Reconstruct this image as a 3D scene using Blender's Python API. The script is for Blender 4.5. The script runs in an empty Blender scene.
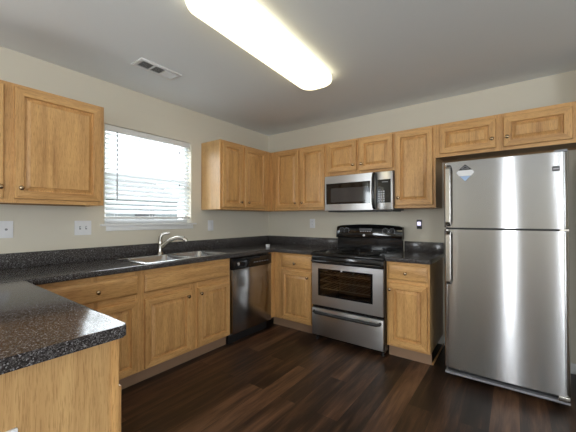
import bpy, bmesh, math, random
from mathutils import Vector, Matrix

random.seed(7)
SC = bpy.context.scene
COL = SC.collection
PI = math.pi

# ------------------------------------------------------------------ camera
CAM = Vector((2.867, -3.377, 1.261))
YAW, PITCH, ROLL, F = 0.6397, 0.0091, -0.0012, 304.11
cd = bpy.data.cameras.new('camera')
cam = bpy.data.objects.new('camera', cd)
COL.objects.link(cam)
fw = Vector((-math.sin(YAW) * math.cos(PITCH), math.cos(YAW) * math.cos(PITCH), math.sin(PITCH)))
rt = Vector((math.cos(YAW), math.sin(YAW), 0))
up = rt.cross(fw)
r2 = math.cos(ROLL) * rt + math.sin(ROLL) * up
u2 = -math.sin(ROLL) * rt + math.cos(ROLL) * up
M = Matrix((r2, u2, -fw)).transposed().to_4x4()
M.translation = CAM
cam.matrix_world = M
cd.sensor_fit = 'HORIZONTAL'
cd.sensor_width = 36
cd.lens = F / 576 * 36
cd.clip_start = 0.05
SC.camera = cam

# ------------------------------------------------------------------ world, daylight, exposure
W = bpy.data.worlds.new('sky')
SC.world = W
W.use_nodes = True
wn = W.node_tree.nodes
wn['Background'].inputs[0].default_value = (0.86, 0.93, 1.0, 1)
wn['Background'].inputs[1].default_value = 4.0

def area(name, loc, rot, sx, sy, power, col):
    l = bpy.data.lights.new(name, 'AREA')
    l.shape = 'RECTANGLE'
    l.size, l.size_y = sx, sy
    l.energy = power
    l.color = col
    o = bpy.data.objects.new(name, l)
    COL.objects.link(o)
    o.location = loc
    o.rotation_euler = rot
    return o

# daylight lamps: seen sink window, plus unseen openings added for fill and fridge streaks
area('streak_light_rear_door', (2.90, -6.66, 1.1), (PI / 2 + 0.1, 0, 0), 0.24, 1.8, 26, (0.93, 0.97, 1.0))
area('streak_light_rear_window', (4.625, -6.66, 1.1), (PI / 2 + 0.1, 0, 0), 0.24, 1.8, 20, (0.93, 0.97, 1.0))
area('added_light_dining', (-0.10, -5.0, 1.5), (0, -PI / 2 - 0.45, 0), 1.1, 1.25, 50, (0.93, 0.97, 1.0))
area('added_light_side', (5.67, -4.7, 1.3), (0, PI / 2 + 0.3, 0), 1.7, 2.2, 50, (0.93, 0.97, 1.0))
area('daylight_sink_window', (-0.55, -1.765, 1.95), (0, -PI / 2 + 0.3, 0), 1.1, 1.3, 30, (0.95, 0.98, 1.0))

SC.view_settings.view_transform = 'Standard'
SC.view_settings.look = 'None'
SC.view_settings.gamma = 1.0
SC.view_settings.use_curve_mapping = False
SC.view_settings.exposure = 0.34
try:
    SC.cycles.use_denoising = True
    SC.cycles.max_bounces = 10
    SC.cycles.diffuse_bounces = 6
    SC.cycles.glossy_bounces = 5
    SC.cycles.transparent_max_bounces = 12
    SC.cycles.caustics_reflective = False
    SC.cycles.caustics_refractive = False
    SC.cycles.sample_clamp_indirect = 6
except Exception:
    pass

# ------------------------------------------------------------------ materials
class NT:
    def __init__(self, name):
        self.m = bpy.data.materials.new(name)
        self.m.use_nodes = True
        self.t = self.m.node_tree
        self.b = self.t.nodes['Principled BSDF']
    def n(self, typ, **kw):
        x = self.t.nodes.new(typ)
        for k, v in kw.items():
            if k in x.inputs:
                x.inputs[k].default_value = v
            else:
                setattr(x, k, v)
        return x
    def l(self, a, b):
        self.t.links.new(a, b)
    def ramp(self, src, stops):
        r = self.n('ShaderNodeValToRGB')
        e = r.color_ramp.elements
        while len(e) < len(stops):
            e.new(0.5)
        for el, (p, c) in zip(e, stops):
            el.position = p
            el.color = (*c, 1)
        self.l(src, r.inputs[0])
        return r.outputs[0]
    def bump(self, src, strength, dist=0.01):
        b = self.n('ShaderNodeBump')
        b.inputs['Strength'].default_value = strength
        b.inputs['Distance'].default_value = dist
        self.l(src, b.inputs['Height'])
        self.l(b.outputs[0], self.b.inputs['Normal'])
    def set(self, **kw):
        for k, v in kw.items():
            self.b.inputs[k].default_value = v

def plain(name, col, rough=0.5, metal=0.0, spec=0.5, coat=0.0, noise=0.0):
    a = NT(name)
    a.set(**{'Base Color': (*col, 1), 'Roughness': rough, 'Metallic': metal, 'Specular IOR Level': spec, 'Coat Weight': coat})
    tc = a.n('ShaderNodeTexCoord')
    no = a.n('ShaderNodeTexNoise', Scale=18.0, Detail=4.0)
    a.l(tc.outputs['Object'], no.inputs['Vector'])
    k = max(noise, 0.03)
    c = a.ramp(no.outputs[0], [(0.25, tuple(x * (1 - k) for x in col)), (0.75, tuple(min(1, x * (1 + k)) for x in col))])
    a.l(c, a.b.inputs['Base Color'])
    return a.m

def paint(name, col, rough=0.7):
    a = NT(name)
    a.set(**{'Base Color': (*col, 1), 'Roughness': rough, 'Specular IOR Level': 0.25})
    tc = a.n('ShaderNodeTexCoord')
    no = a.n('ShaderNodeTexNoise', Scale=140.0, Detail=3.0)
    a.l(tc.outputs['Object'], no.inputs['Vector'])
    a.bump(no.outputs[0], 0.08, 0.004)
    return a.m

def oak(name, axis, light=(0.67, 0.385, 0.150), dark=(0.35, 0.165, 0.052), rough=0.36):
    """honey oak, grain along AXIS of the object's own space"""
    a = NT(name)
    tc = a.n('ShaderNodeTexCoord')
    oi = a.n('ShaderNodeObjectInfo')
    off = a.n('ShaderNodeVectorMath', operation='SCALE')
    cmb = a.n('ShaderNodeCombineXYZ')
    for i in range(3):
        a.l(oi.outputs['Random'], cmb.inputs[i])
    a.l(cmb.outputs[0], off.inputs[0])
    off.inputs['Scale'].default_value = 17.0
    add = a.n('ShaderNodeVectorMath', operation='ADD')
    a.l(tc.outputs['Object'], add.inputs[0])
    a.l(off.outputs[0], add.inputs[1])
    def mapped(sc):
        mp = a.n('ShaderNodeMapping')
        mp.inputs['Scale'].default_value = sc
        a.l(add.outputs[0], mp.inputs['Vector'])
        return mp.outputs[0]
    def sc(al, ac):
        return tuple(al if i == axis else ac for i in range(3))
    fine = a.n('ShaderNodeTexNoise', Scale=1.0, Detail=6.0, Roughness=0.65)
    a.l(mapped(sc(7, 150)), fine.inputs['Vector'])
    wide = a.n('ShaderNodeTexNoise', Scale=1.0, Detail=3.0, Distortion=0.8)
    a.l(mapped(sc(1.6, 16)), wide.inputs['Vector'])
    pore = a.n('ShaderNodeTexNoise', Scale=1.0, Detail=2.0)
    a.l(mapped(sc(22, 420)), pore.inputs['Vector'])
    mix = a.n('ShaderNodeMath', operation='MULTIPLY_ADD')
    a.l(wide.outputs[0], mix.inputs[0])
    mix.inputs[1].default_value = 0.75
    mfine = a.n('ShaderNodeMath', operation='MULTIPLY')
    a.l(fine.outputs[0], mfine.inputs[0])
    mfine.inputs[1].default_value = 0.45
    a.l(mfine.outputs[0], mix.inputs[2])
    mid = tuple((l * 0.6 + d * 0.4) for l, d in zip(light, dark))
    c = a.ramp(mix.outputs[0], [(0.33, dark), (0.52, mid), (0.70, light)])
    pr = a.ramp(pore.outputs[0], [(0.36, (0.62, 0.55, 0.48)), (0.46, (1, 1, 1))])
    mul = a.n('ShaderNodeMix', data_type='RGBA', blend_type='MULTIPLY')
    mul.inputs['Factor'].default_value = 0.7
    a.l(c, mul.inputs['A'])
    a.l(pr, mul.inputs['B'])
    a.l(mul.outputs['Result'], a.b.inputs['Base Color'])
    a.set(Roughness=rough, **{'Specular IOR Level': 0.45, 'Coat Weight': 0.12, 'Coat Roughness': 0.22})
    a.bump(fine.outputs[0], 0.06, 0.003)
    return a.m

def steel(name, axis_along, col=(0.60, 0.60, 0.61), rough=0.27, aniso=0.75, wave=0.0, grain=0.25):
    """brushed stainless; brush lines run along object axis AXIS_ALONG"""
    a = NT(name)
    tc = a.n('ShaderNodeTexCoord')
    mp = a.n('ShaderNodeMapping')
    mp.inputs['Scale'].default_value = tuple(3 if i == axis_along else 500 for i in range(3))
    a.l(tc.outputs['Object'], mp.inputs['Vector'])
    no = a.n('ShaderNodeTexNoise', Scale=1.0, Detail=3.0)
    a.l(mp.outputs[0], no.inputs['Vector'])
    r = a.ramp(no.outputs[0], [(0.2, (rough * (1 - grain),) * 3), (0.8, (rough * (1 + grain),) * 3)])
    a.l(r, a.b.inputs['Roughness'])
    c = a.ramp(no.outputs[0], [(0.2, tuple(x * 0.93 for x in col)), (0.8, col)])
    a.l(c, a.b.inputs['Base Color'])
    if grain == 0:
        for k_ in ('Roughness', 'Base Color'):
            a.t.links.remove(a.b.inputs[k_].links[0])
        a.set(Roughness=rough, **{'Base Color': (*col, 1)})
    a.set(Metallic=1.0, Anisotropic=aniso, **{'Anisotropic Rotation': 0.25})
    tg = a.n('ShaderNodeTangent', direction_type='RADIAL', axis='Z')
    a.l(tg.outputs[0], a.b.inputs['Tangent'])
    if wave:
        w = a.n('ShaderNodeTexNoise', Scale=2.2, Detail=0.0)
        a.l(tc.outputs['Object'], w.inputs['Vector'])
        a.bump(w.outputs[0], wave, 0.05)
    return a.m

def emit(name, col, s):
    a = NT(name)
    a.set(**{'Base Color': (*col, 1), 'Emission Color': (*col, 1), 'Emission Strength': s, 'Roughness': 0.4})
    return a.m

def see_glass(name, tint=(1, 1, 1), gloss=0.1, rough=0.02):
    a = NT(name)
    a.t.nodes.remove(a.b)
    tr = a.n('ShaderNodeBsdfTransparent')
    tr.inputs[0].default_value = (*tint, 1)
    gl = a.n('ShaderNodeBsdfGlossy')
    gl.inputs['Roughness'].default_value = rough
    mx = a.n('ShaderNodeMixShader')
    mx.inputs[0].default_value = gloss
    a.l(tr.outputs[0], mx.inputs[1])
    a.l(gl.outputs[0], mx.inputs[2])
    a.l(mx.outputs[0], a.t.nodes['Material Output'].inputs[0])
    return a.m

def granite():
    a = NT('speckled_laminate')
    tc = a.n('ShaderNodeTexCoord')
    v = a.n('ShaderNodeTexVoronoi', Scale=300.0)
    v2 = a.n('ShaderNodeTexVoronoi', Scale=420.0)
    no = a.n('ShaderNodeTexNoise', Scale=90.0, Detail=3.0)
    for x in (v, v2, no):
        a.l(tc.outputs['Object'], x.inputs['Vector'])
    s = a.n('ShaderNodeSeparateColor')
    a.l(v.outputs['Color'], s.inputs[0])
    s2 = a.n('ShaderNodeSeparateColor')
    a.l(v2.outputs['Color'], s2.inputs[0])
    c1 = a.ramp(s.outputs[0], [(0.0, (0.014, 0.012, 0.012)), (0.40, (0.028, 0.022, 0.022)), (0.66, (0.062, 0.054, 0.053)), (0.82, (0.135, 0.126, 0.127)), (0.95, (0.26, 0.255, 0.265))])
    c2 = a.ramp(s2.outputs[1], [(0.0, (0.016, 0.014, 0.013)), (0.6, (0.042, 0.036, 0.034)), (0.9, (0.13, 0.12, 0.12))])
    mx = a.n('ShaderNodeMix', data_type='RGBA')
    f = a.ramp(no.outputs[0], [(0.42, (0, 0, 0)), (0.58, (1, 1, 1))])
    a.l(f, mx.inputs['Factor'])
    a.l(c1, mx.inputs['A'])
    a.l(c2, mx.inputs['B'])
    a.l(mx.outputs['Result'], a.b.inputs['Base Color'])
    a.set(Roughness=0.14, **{'Specular IOR Level': 0.36})
    a.bump(no.outputs[0], 0.008, 0.002)
    return a.m

def planks():
    a = NT('dark_plank_floor')
    tc = a.n('ShaderNodeTexCoord')
    sp = a.n('ShaderNodeSeparateXYZ')
    a.l(tc.outputs['Object'], sp.inputs[0])
    cb = a.n('ShaderNodeCombineXYZ')
    a.l(sp.outputs[1], cb.inputs[0])
    a.l(sp.outputs[0], cb.inputs[1])
    br = a.n('ShaderNodeTexBrick', offset=0.37, offset_frequency=2)
    br.inputs['Scale'].default_value = 1.0
    br.inputs['Color1'].default_value = (0, 0, 0, 1)
    br.inputs['Color2'].default_value = (1, 1, 1, 1)
    br.inputs['Mortar'].default_value = (0.5, 0.5, 0.5, 1)
    br.inputs['Mortar Size'].default_value = 0.0012
    br.inputs['Mortar Smooth'].default_value = 0.1
    br.inputs['Brick Width'].default_value = 1.22
    br.inputs['Row Height'].default_value = 0.152
    a.l(cb.outputs[0], br.inputs['Vector'])
    rnd = a.n('ShaderNodeSeparateColor')
    a.l(br.outputs['Color'], rnd.inputs[0])
    def grain(scl, sca, det):
        mp = a.n('ShaderNodeMapping')
        mp.inputs['Scale'].default_value = (sca, scl, 1)
        a.l(tc.outputs['Object'], mp.inputs['Vector'])
        w = a.n('ShaderNodeMath', operation='MULTIPLY')
        a.l(rnd.outputs[0], w.inputs[0])
        w.inputs[1].default_value = 37.0
        n = a.n('ShaderNodeTexNoise', noise_dimensions='4D', Scale=1.0, Detail=det, Roughness=0.6, Distortion=0.5)
        a.l(mp.outputs[0], n.inputs['Vector'])
        a.l(w.outputs[0], n.inputs['W'])
        return n.outputs[0]
    g1 = grain(1.6, 17, 4)
    g2 = grain(7, 120, 3)
    m1 = a.n('ShaderNodeMath', operation='MULTIPLY_ADD')
    a.l(g1, m1.inputs[0])
    m1.inputs[1].default_value = 0.75
    m2 = a.n('ShaderNodeMath', operation='MULTIPLY_ADD')
    a.l(g2, m2.inputs[0])
    m2.inputs[1].default_value = 0.14
    a.l(m2.outputs[0], m1.inputs[2])
    m3 = a.n('ShaderNodeMath', operation='MULTIPLY')
    a.l(rnd.outputs[0], m3.inputs[0])
    m3.inputs[1].default_value = 0.25
    a.l(m3.outputs[0], m2.inputs[2])
    c = a.ramp(m1.outputs[0], [(0.40, (0.013, 0.0072, 0.005)), (0.52, (0.030, 0.016, 0.010)), (0.63, (0.085, 0.041, 0.022)), (0.76, (0.18, 0.092, 0.050))])
    mx = a.n('ShaderNodeMix', data_type='RGBA')
    a.l(br.outputs['Fac'], mx.inputs['Factor'])
    a.l(c, mx.inputs['A'])
    mx.inputs['B'].default_value = (0.008, 0.005, 0.004, 1)
    a.l(mx.outputs['Result'], a.b.inputs['Base Color'])
    a.set(Roughness=0.36, **{'Specular IOR Level': 0.45})
    a.bump(g2, 0.05, 0.003)
    return a.m

OV, OH, OY = oak('oak_grain_upright', 2), oak('oak_grain_across', 0), oak('oak_grain_deep', 1)
PANEL = oak('oak_veneer_panel', 2, light=(0.58, 0.36, 0.155), dark=(0.38, 0.205, 0.078))
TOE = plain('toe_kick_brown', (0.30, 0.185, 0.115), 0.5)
INSIDE = plain('cabinet_underside', (0.30, 0.17, 0.075), 0.6)
WALL = paint('beige_wall_paint', (0.68, 0.63, 0.53))
CEIL = paint('white_ceiling_paint', (0.84, 0.87, 0.885), 0.85)
WHITE = plain('white_trim_paint', (0.80, 0.80, 0.80), 0.4)
PLATE = plain('white_plastic', (0.78, 0.78, 0.80), 0.35)
FLOOR = planks()
GRAN = granite()
BRASS = plain('antique_brass', (0.44, 0.32, 0.20), 0.25, 1.0)
STEEL = steel('brushed_steel', 0, rough=0.33, grain=0.08)
FSTEEL = steel('brushed_steel_fridge', 0, (0.47, 0.465, 0.47), 0.20, 1.0, wave=0.0, grain=0)
DSTEEL = steel('brushed_steel_dark', 0, (0.42, 0.41, 0.40), 0.22, 0.5)
SINK = steel('sink_steel', 0, (0.62, 0.62, 0.62), 0.22, 0.0)
CHROME = plain('brushed_nickel', (0.50, 0.475, 0.44), 0.2, 1.0)
BLACK = plain('black_enamel', (0.009, 0.009, 0.010), 0.12, 0, 0.5)
BLACKG = plain('black_glass', (0.006, 0.006, 0.007), 0.04, 0, 0.6)
BLACKM = plain('black_matt_plastic', (0.015, 0.015, 0.016), 0.45)
DGREY = plain('dark_grey_enamel', (0.10, 0.10, 0.105), 0.45)
MGREY = plain('mid_grey_plastic', (0.25, 0.25, 0.27), 0.45)
GREYMARK = plain('pale_grey_print', (0.45, 0.46, 0.50), 0.5)
COIL = plain('burner_coil_metal', (0.035, 0.033, 0.033), 0.35, 0.6)
RACK = plain('rack_wire', (0.55, 0.50, 0.42), 0.35, 0.8)
CAVITY = plain('oven_cavity', (0.22, 0.15, 0.09), 0.5)
OVENGL = see_glass('smoked_oven_glass', (0.80, 0.74, 0.68), 0.06)
MWGL = plain('microwave_screen_glass', (0.045, 0.045, 0.048), 0.06, 0, 0.6)
PANE = see_glass('window_pane', (0.97, 0.98, 0.98), 0.05)

# ------------------------------------------------------------------ mesh helpers
def finish(name, bm, mats, parent=None, smooth=25):
    me = bpy.data.meshes.new(name)
    bmesh.ops.recalc_face_normals(bm, faces=bm.faces[:])
    bm.to_mesh(me)
    bm.free()
    for m in (mats if isinstance(mats, (list, tuple)) else [mats]):
        me.materials.append(m)
    if smooth:
        me.polygons.foreach_set('use_smooth', [True] * len(me.polygons))
        me.set_sharp_from_angle(angle=math.radians(smooth))
    o = bpy.data.objects.new(name, me)
    COL.objects.link(o)
    if parent:
        o.parent = parent
    return o

def box(bm, x0, x1, y0, y1, z0, z1, bev=0.0, mat=0, seg=2):
    vs = [bm.verts.new((x, y, z)) for x in (x0, x1) for y in (y0, y1) for z in (z0, z1)]
    idx = [(0, 1, 3, 2), (4, 6, 7, 5), (0, 4, 5, 1), (2, 3, 7, 6), (0, 2, 6, 4), (1, 5, 7, 3)]
    fs = [bm.faces.new([vs[i] for i in f]) for f in idx]
    for f in fs:
        f.material_index = mat
    if bev:
        es = list({e for f in fs for e in f.edges})
        bmesh.ops.bevel(bm, geom=es, offset=bev, segments=seg, profile=0.5, affect='EDGES', material=-1)

def bx(name, dims, mats, parent, bev=0.0, seg=2):
    bm = bmesh.new()
    box(bm, *dims, bev=bev, seg=seg)
    return finish(name, bm, mats, parent)

def tube(bm, pts, r, seg=10, caps=True, closed=False, flat=None):
    """sweep a circle (or an ellipse: flat=(normal, ratio)) along points; r may be a list"""
    pts = [Vector(p) for p in pts]
    n = len(pts)
    rings = []
    prev = None
    for i, p in enumerate(pts):
        if closed:
            t = pts[(i + 1) % n] - pts[i - 1]
        else:
            t = pts[min(i + 1, n - 1)] - pts[max(i - 1, 0)]
        t.normalize()
        if prev is None:
            a = Vector((0, 0, 1)) if abs(t.z) < 0.9 else Vector((1, 0, 0))
            a = (a - t * a.dot(t)).normalized()
        else:
            a = (prev - t * prev.dot(t)).normalized()
        prev = a
        b = t.cross(a)
        rr = r[i] if isinstance(r, (list, tuple)) else r
        rings.append([bm.verts.new(p + a * math.cos(2 * PI * k / seg) * rr + b * math.sin(2 * PI * k / seg) * rr) for k in range(seg)])
    for i in range(n if closed else n - 1):
        A, B = rings[i], rings[(i + 1) % n]
        for k in range(seg):
            bm.faces.new((A[k], A[(k + 1) % seg], B[(k + 1) % seg], B[k]))
    if caps and not closed:
        bm.faces.new(rings[0][::-1])
        bm.faces.new(rings[-1])

def lathe(bm, prof, origin, axis, seg=16):
    """prof: (radius, distance along axis)"""
    ax = Vector(axis).normalized()
    a = Vector((0, 0, 1)) if abs(ax.z) < 0.9 else Vector((1, 0, 0))
    a = (a - ax * a.dot(ax)).normalized()
    b = ax.cross(a)
    o = Vector(origin)
    rings = []
    for r, h in prof:
        if r < 1e-6:
            rings.append([bm.verts.new(o + ax * h)])
        else:
            rings.append([bm.verts.new(o + ax * h + (a * math.cos(2 * PI * k / seg) + b * math.sin(2 * PI * k / seg)) * r) for k in range(seg)])
    for A, B in zip(rings, rings[1:]):
        for k in range(seg):
            va, vb = A[k % len(A)], A[(k + 1) % seg % len(A)]
            vc, vd = B[(k + 1) % seg % len(B)], B[k % len(B)]
            q = []
            for v in (va, vb, vc, vd):
                if v not in q:
                    q.append(v)
            if len(q) > 2:
                bm.faces.new(q)
    for R in (rings[0], rings[-1]):
        if len(R) > 2:
            bm.faces.new(R)

def rings_panel(bm, x0, x1, z0, z1, steps, yb, mats=(0, 0), close=True, back=False):
    """concentric rectangles facing -y: steps = (inset, height towards the front)"""
    prev = None
    for ins, h in steps:
        y = yb - h
        loop = [bm.verts.new(c) for c in ((x0 + ins, y, z0 + ins), (x1 - ins, y, z0 + ins), (x1 - ins, y, z1 - ins), (x0 + ins, y, z1 - ins))]
        if prev:
            for k in range(4):
                f = bm.faces.new((prev[k], prev[(k + 1) % 4], loop[(k + 1) % 4], loop[k]))
                f.material_index = mats[0] if k in (1, 3) else mats[1]
        elif back:
            bm.faces.new(loop[::-1])
        prev = loop
    if close:
        f = bm.faces.new(prev)
        f.material_index = mats[0]

def extrude_poly(bm, poly, fn, a, b):
    """poly: 2D points; fn(u,v,t) -> 3D; t from a to b"""
    A = [bm.verts.new(fn(u, v, a)) for u, v in poly]
    B = [bm.verts.new(fn(u, v, b)) for u, v in poly]
    n = len(poly)
    for i in range(n):
        bm.faces.new((A[i], A[(i + 1) % n], B[(i + 1) % n], B[i]))
    fa = bm.faces.new(A[::-1])
    fb = bm.faces.new(B)
    return fa, fb

def round_rect(x0, x1, y0, y1, r, seg=6):
    if not isinstance(r, (tuple, list)):
        r = (r,) * 4
    out = []
    for (cx, cy, a0, rr) in ((x1 - r[0], y1 - r[0], 0, r[0]), (x0 + r[1], y1 - r[1], 90, r[1]), (x0 + r[2], y0 + r[2], 180, r[2]), (x1 - r[3], y0 + r[3], 270, r[3])):
        for k in range(seg + 1):
            t = math.radians(a0 + 90 * k / seg)
            out.append((cx + rr * math.cos(t), cy + rr * math.sin(t)))
    return out

def thing(name, label, cat, loc=(0, 0, 0), rotz=0.0, group=None):
    o = bpy.data.objects.new(name, None)
    o.empty_display_size = 0.1
    COL.objects.link(o)
    o.location = loc
    o.rotation_euler = (0, 0, rotz)
    o['label'] = label
    o['category'] = cat
    if group:
        o['group'] = group
    return o

def struct(o):
    o['kind'] = 'structure'
    return o

# ------------------------------------------------------------------ room shell
H = 2.468
XR, XE, YR = 3.32, 5.6, -6.6        # fridge alcove wall, far dining wall, rear wall

bm = bmesh.new()
box(bm, -0.12, XE + 0.12, YR - 0.12, 0.12, -0.1, 0.0)
struct(finish('floor', bm, FLOOR))
bm = bmesh.new()
box(bm, -0.12, XE + 0.12, YR - 0.12, 0.12, H, H + 0.1)
struct(finish('ceiling', bm, CEIL))

def wall_strip(bm, along, t0, t1, lo, hi, holes):
    """wall with rectangular holes; along 'y' => x thickness t0..t1"""
    def put(a, b, z0, z1):
        if b - a < 1e-4 or z1 - z0 < 1e-4:
            return
        if along == 'y':
            box(bm, t0, t1, a, b, z0, z1)
        else:
            box(bm, a, b, t0, t1, z0, z1)
    cur = lo
    for (a, b, z0, z1) in sorted(holes):
        put(cur, a, 0, H)
        put(a, b, 0, z0)
        put(a, b, z1, H)
        cur = b
    put(cur, hi, 0, H)

WY0, WY1, WZ0, WZ1 = -2.205, -1.318, 1.217, 2.10
bm = bmesh.new()
wall_strip(bm, 'y', -0.12, 0.0, YR, 0.0, [(WY0, WY1, WZ0, WZ1), (-5.65, -4.35, 0.9, 2.1)])
struct(finish('wall_left', bm, WALL))
bm = bmesh.new()
box(bm, -0.12, XR + 0.12, 0.0, 0.12, 0, H)
struct(finish('wall_back', bm, WALL))
bm = bmesh.new()
box(bm, XR, XR + 0.12, -0.30, 0.0, 0, H)
box(bm, XR, XE, -0.30, -0.18, 0, H)
struct(finish('wall_right', bm, WALL))
bm = bmesh.new()
wall_strip(bm, 'y', XE, XE + 0.12, YR, -0.18, [(-5.85, -3.55, 0.4, 2.2)])
struct(finish('wall_dining', bm, WALL))
bm = bmesh.new()
wall_strip(bm, 'x', YR - 0.12, YR, 0.0, XE, [(2.72, 3.08, 0.0, 2.08), (4.45, 4.80, 0.1, 2.08)])
struct(finish('wall_rear', bm, WALL))

def window(idx, y0, y1, z0, z1):
    e = bpy.data.objects.new('window_%d' % idx, None)
    COL.objects.link(e)
    struct(e)
    bm = bmesh.new()
    xo, xi = -0.115, -0.075
    box(bm, xo, xi, y0, y0 + 0.04, z0, z1)
    box(bm, xo, xi, y1 - 0.04, y1, z0, z1)
    box(bm, xo, xi, y0 + 0.04, y1 - 0.04, z0, z0 + 0.04)
    box(bm, xo, xi, y0 + 0.04, y1 - 0.04, z1 - 0.04, z1)
    zm = (z0 + z1) / 2
    box(bm, xo, xi, y0 + 0.04, y1 - 0.04, zm - 0.02, zm + 0.02)
    finish('window_frame', bm, WHITE, e)
    bm = bmesh.new()
    box(bm, -0.099, -0.095, y0 + 0.04, y1 - 0.04, z0 + 0.04, zm - 0.02)
    box(bm, -0.099, -0.095, y0 + 0.04, y1 - 0.04, zm + 0.02, z1 - 0.04)
    finish('pane', bm, PANE, e)
    return e

w1 = window(1, WY0, WY1, WZ0, WZ1)
bm = bmesh.new()
box(bm, -0.075, 0.035, WY0 - 0.035, WY1 + 0.05, WZ0 - 0.018, WZ0, bev=0.004)
finish('window_sill', bm, WHITE, w1)
bm = bmesh.new()
box(bm, 0.0, 0.014, WY0 + 0.01, WY1 + 0.02, WZ0 - 0.062, WZ0 - 0.018, bev=0.004)
finish('apron', bm, WHITE, w1)
window(2, -5.65, -4.35, 0.9, 2.1)  # unseen dining window, put in for side light

def glazed(name, along, a0, a1, z0, z1, t0, rail):
    """a glazed frame standing in an opening of the rear or dining wall"""
    e = struct(bpy.data.objects.new(name, None))
    COL.objects.link(e)
    def put(bm, p, q, za, zb, t, th):
        if along == 'x':
            box(bm, p, q, t, t + th, za, zb)
        else:
            box(bm, t, t + th, p, q, za, zb)
    bm = bmesh.new()
    f = 0.05
    put(bm, a0, a0 + f, z0, z1, t0, 0.04)
    put(bm, a1 - f, a1, z0, z1, t0, 0.04)
    put(bm, a0 + f, a1 - f, z0, z0 + rail, t0, 0.04)
    put(bm, a0 + f, a1 - f, z1 - 0.06, z1, t0, 0.04)
    finish('frame', bm, WHITE, e)
    bm = bmesh.new()
    put(bm, a0 + f, a1 - f, z0 + rail, z1 - 0.06, t0 + 0.018, 0.004)
    finish('pane', bm, PANE, e)
    return e
glazed('added_door_1', 'x', 2.72, 3.08, 0.0, 2.08, YR - 0.05, 0.16)  # unseen narrow opening, sized to give the fridge its bright streak
glazed('window_3', 'x', 4.45, 4.80, 0.1, 2.08, YR - 0.05, 0.06)  # second unseen opening, moved aside for another streak on the fridge
glazed('window_4', 'y', -5.85, -3.55, 0.4, 2.2, XE + 0.01, 0.06)  # unseen wide window, put in to bring the main daylight

bm = bmesh.new()
box(bm, 2.30, XR - 0.002, -0.016, -0.001, 0.001, 0.085, bev=0.003)
struct(finish('baseboard_back', bm, WHITE))
bm = bmesh.new()
box(bm, XR - 0.016, XR - 0.001, -0.30, -0.018, 0.001, 0.085, bev=0.003)
struct(finish('baseboard_right', bm, WHITE))

# ------------------------------------------------------------------ cabinets (local: x along the front, front faces -y, back at y=0)
def knob(parent, x, y, z, nm='knob'):
    bm = bmesh.new()
    lathe(bm, [(0.009, 0), (0.007, 0.003), (0.0055, 0.010), (0.008, 0.015), (0.0145, 0.019), (0.0155, 0.024), (0.011, 0.029), (0, 0.031)], (x, y, z), (0, -1, 0))
    return finish(nm, bm, BRASS, parent, 60)

FR = 0.049
def door(parent, x0, x1, z0, z1, yf, knob_at=None):
    """raised-panel door lying on the face frame at y = yf"""
    bm = bmesh.new()
    rings_panel(bm, x0, x1, z0, z1, [(0, 0), (0, 0.018), (0.003, 0.022), (FR - 0.003, 0.022), (FR, 0.019), (FR + 0.002, 0.004)], yf, mats=(0, 1), close=False, back=True)
    d = finish('door', bm, [OV, OH], parent)
    bm = bmesh.new()
    rings_panel(bm, x0, x1, z0, z1, [(FR + 0.0018, 0.0040), (FR + 0.011, 0.0040), (FR + 0.030, 0.0140), (FR + 0.032, 0.0190)], yf)
    finish('raised_panel', bm, OV, d)
    if knob_at:
        knob(d, knob_at[0], yf - 0.022, knob_at[1])
    return d

def drawer(parent, x0, x1, z0, z1, yf, knobs=()):
    bm = bmesh.new()
    rings_panel(bm, x0, x1, z0, z1, [(0, 0), (0, 0.012), (0.010, 0.0185), (0.014, 0.020)], yf, back=True)
    d = finish('drawer_front', bm, OH, parent)
    for kx, kz in knobs:
        knob(d, kx, yf - 0.020, kz)
    return d

def face_frame(parent, W_, z0, z1, yf, stiles, rails, th=0.019):
    """stiles: (x0,x1) full height; rails: (x0,x1,z0,z1)"""
    bm = bmesh.new()
    for a, b in stiles:
        box(bm, a, b, yf, yf + th, z0, z1, mat=0)
    for a, b, c, d in rails:
        box(bm, a, b, yf + 0.0004, yf + th, c, d, mat=1)
    return finish('face_frame', bm, [OV, OH], parent)

def carcass(parent, W_, dpt, z0, z1, under=True, top=True, open_top=False):
    bm = bmesh.new()
    t = 0.012
    y0 = -dpt + 0.0195
    box(bm, 0, t, y0, -0.002, z0, z1, mat=0)
    box(bm, W_ - t, W_, y0, -0.002, z0, z1, mat=0)
    box(bm, t, W_ - t, -0.010, -0.002, z0, z1, mat=1)
    box(bm, t, W_ - t, y0, -0.010, z0 + 0.014, z0 + 0.026, mat=1)
    if not open_top:
        box(bm, t, W_ - t, y0, -0.010, z1 - 0.012, z1, mat=1)
    return finish('carcass', bm, [PANEL, INSIDE], parent)

UG, BG = 'oak wall cabinets', 'oak base cabinets'
ZB, ZT = 1.364, 2.123
UD = 0.325

def wall_cabinet(label, loc, rotz, W_, z0, z1, doors, stiles, dpt=UD):
    t = thing('wall_cabinet', label, 'cabinet', loc, rotz, UG)
    carcass(t, W_, dpt, z0, z1)
    rl = []
    for (a, b), (c, d) in zip(stiles, stiles[1:]):
        rl += [(b, c, z0, z0 + 0.04), (b, c, z1 - 0.04, z1)]
    face_frame(t, W_, z0, z1, -dpt, stiles, rl)
    for (a, b, c, d, k) in doors:
        door(t, a, b, c, d, -dpt, k)
    return t

L90 = PI / 2
# left wall, nearest the camera: y from -3.40 to -2.345 ; local x = y - y0
y0 = -3.405
wall_cabinet('oak wall cabinet left of the sink window, with big raised-panel doors', (0, y0, 0), L90, 1.06, ZB, ZT,
             [(0.03, 0.483, 1.391, 2.10, (0.466, 1.459)), (0.535, 1.033, 1.391, 2.10, (0.565, 1.459))],
             [(0, 0.04), (0.47, 0.55), (1.02, 1.06)])
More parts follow.
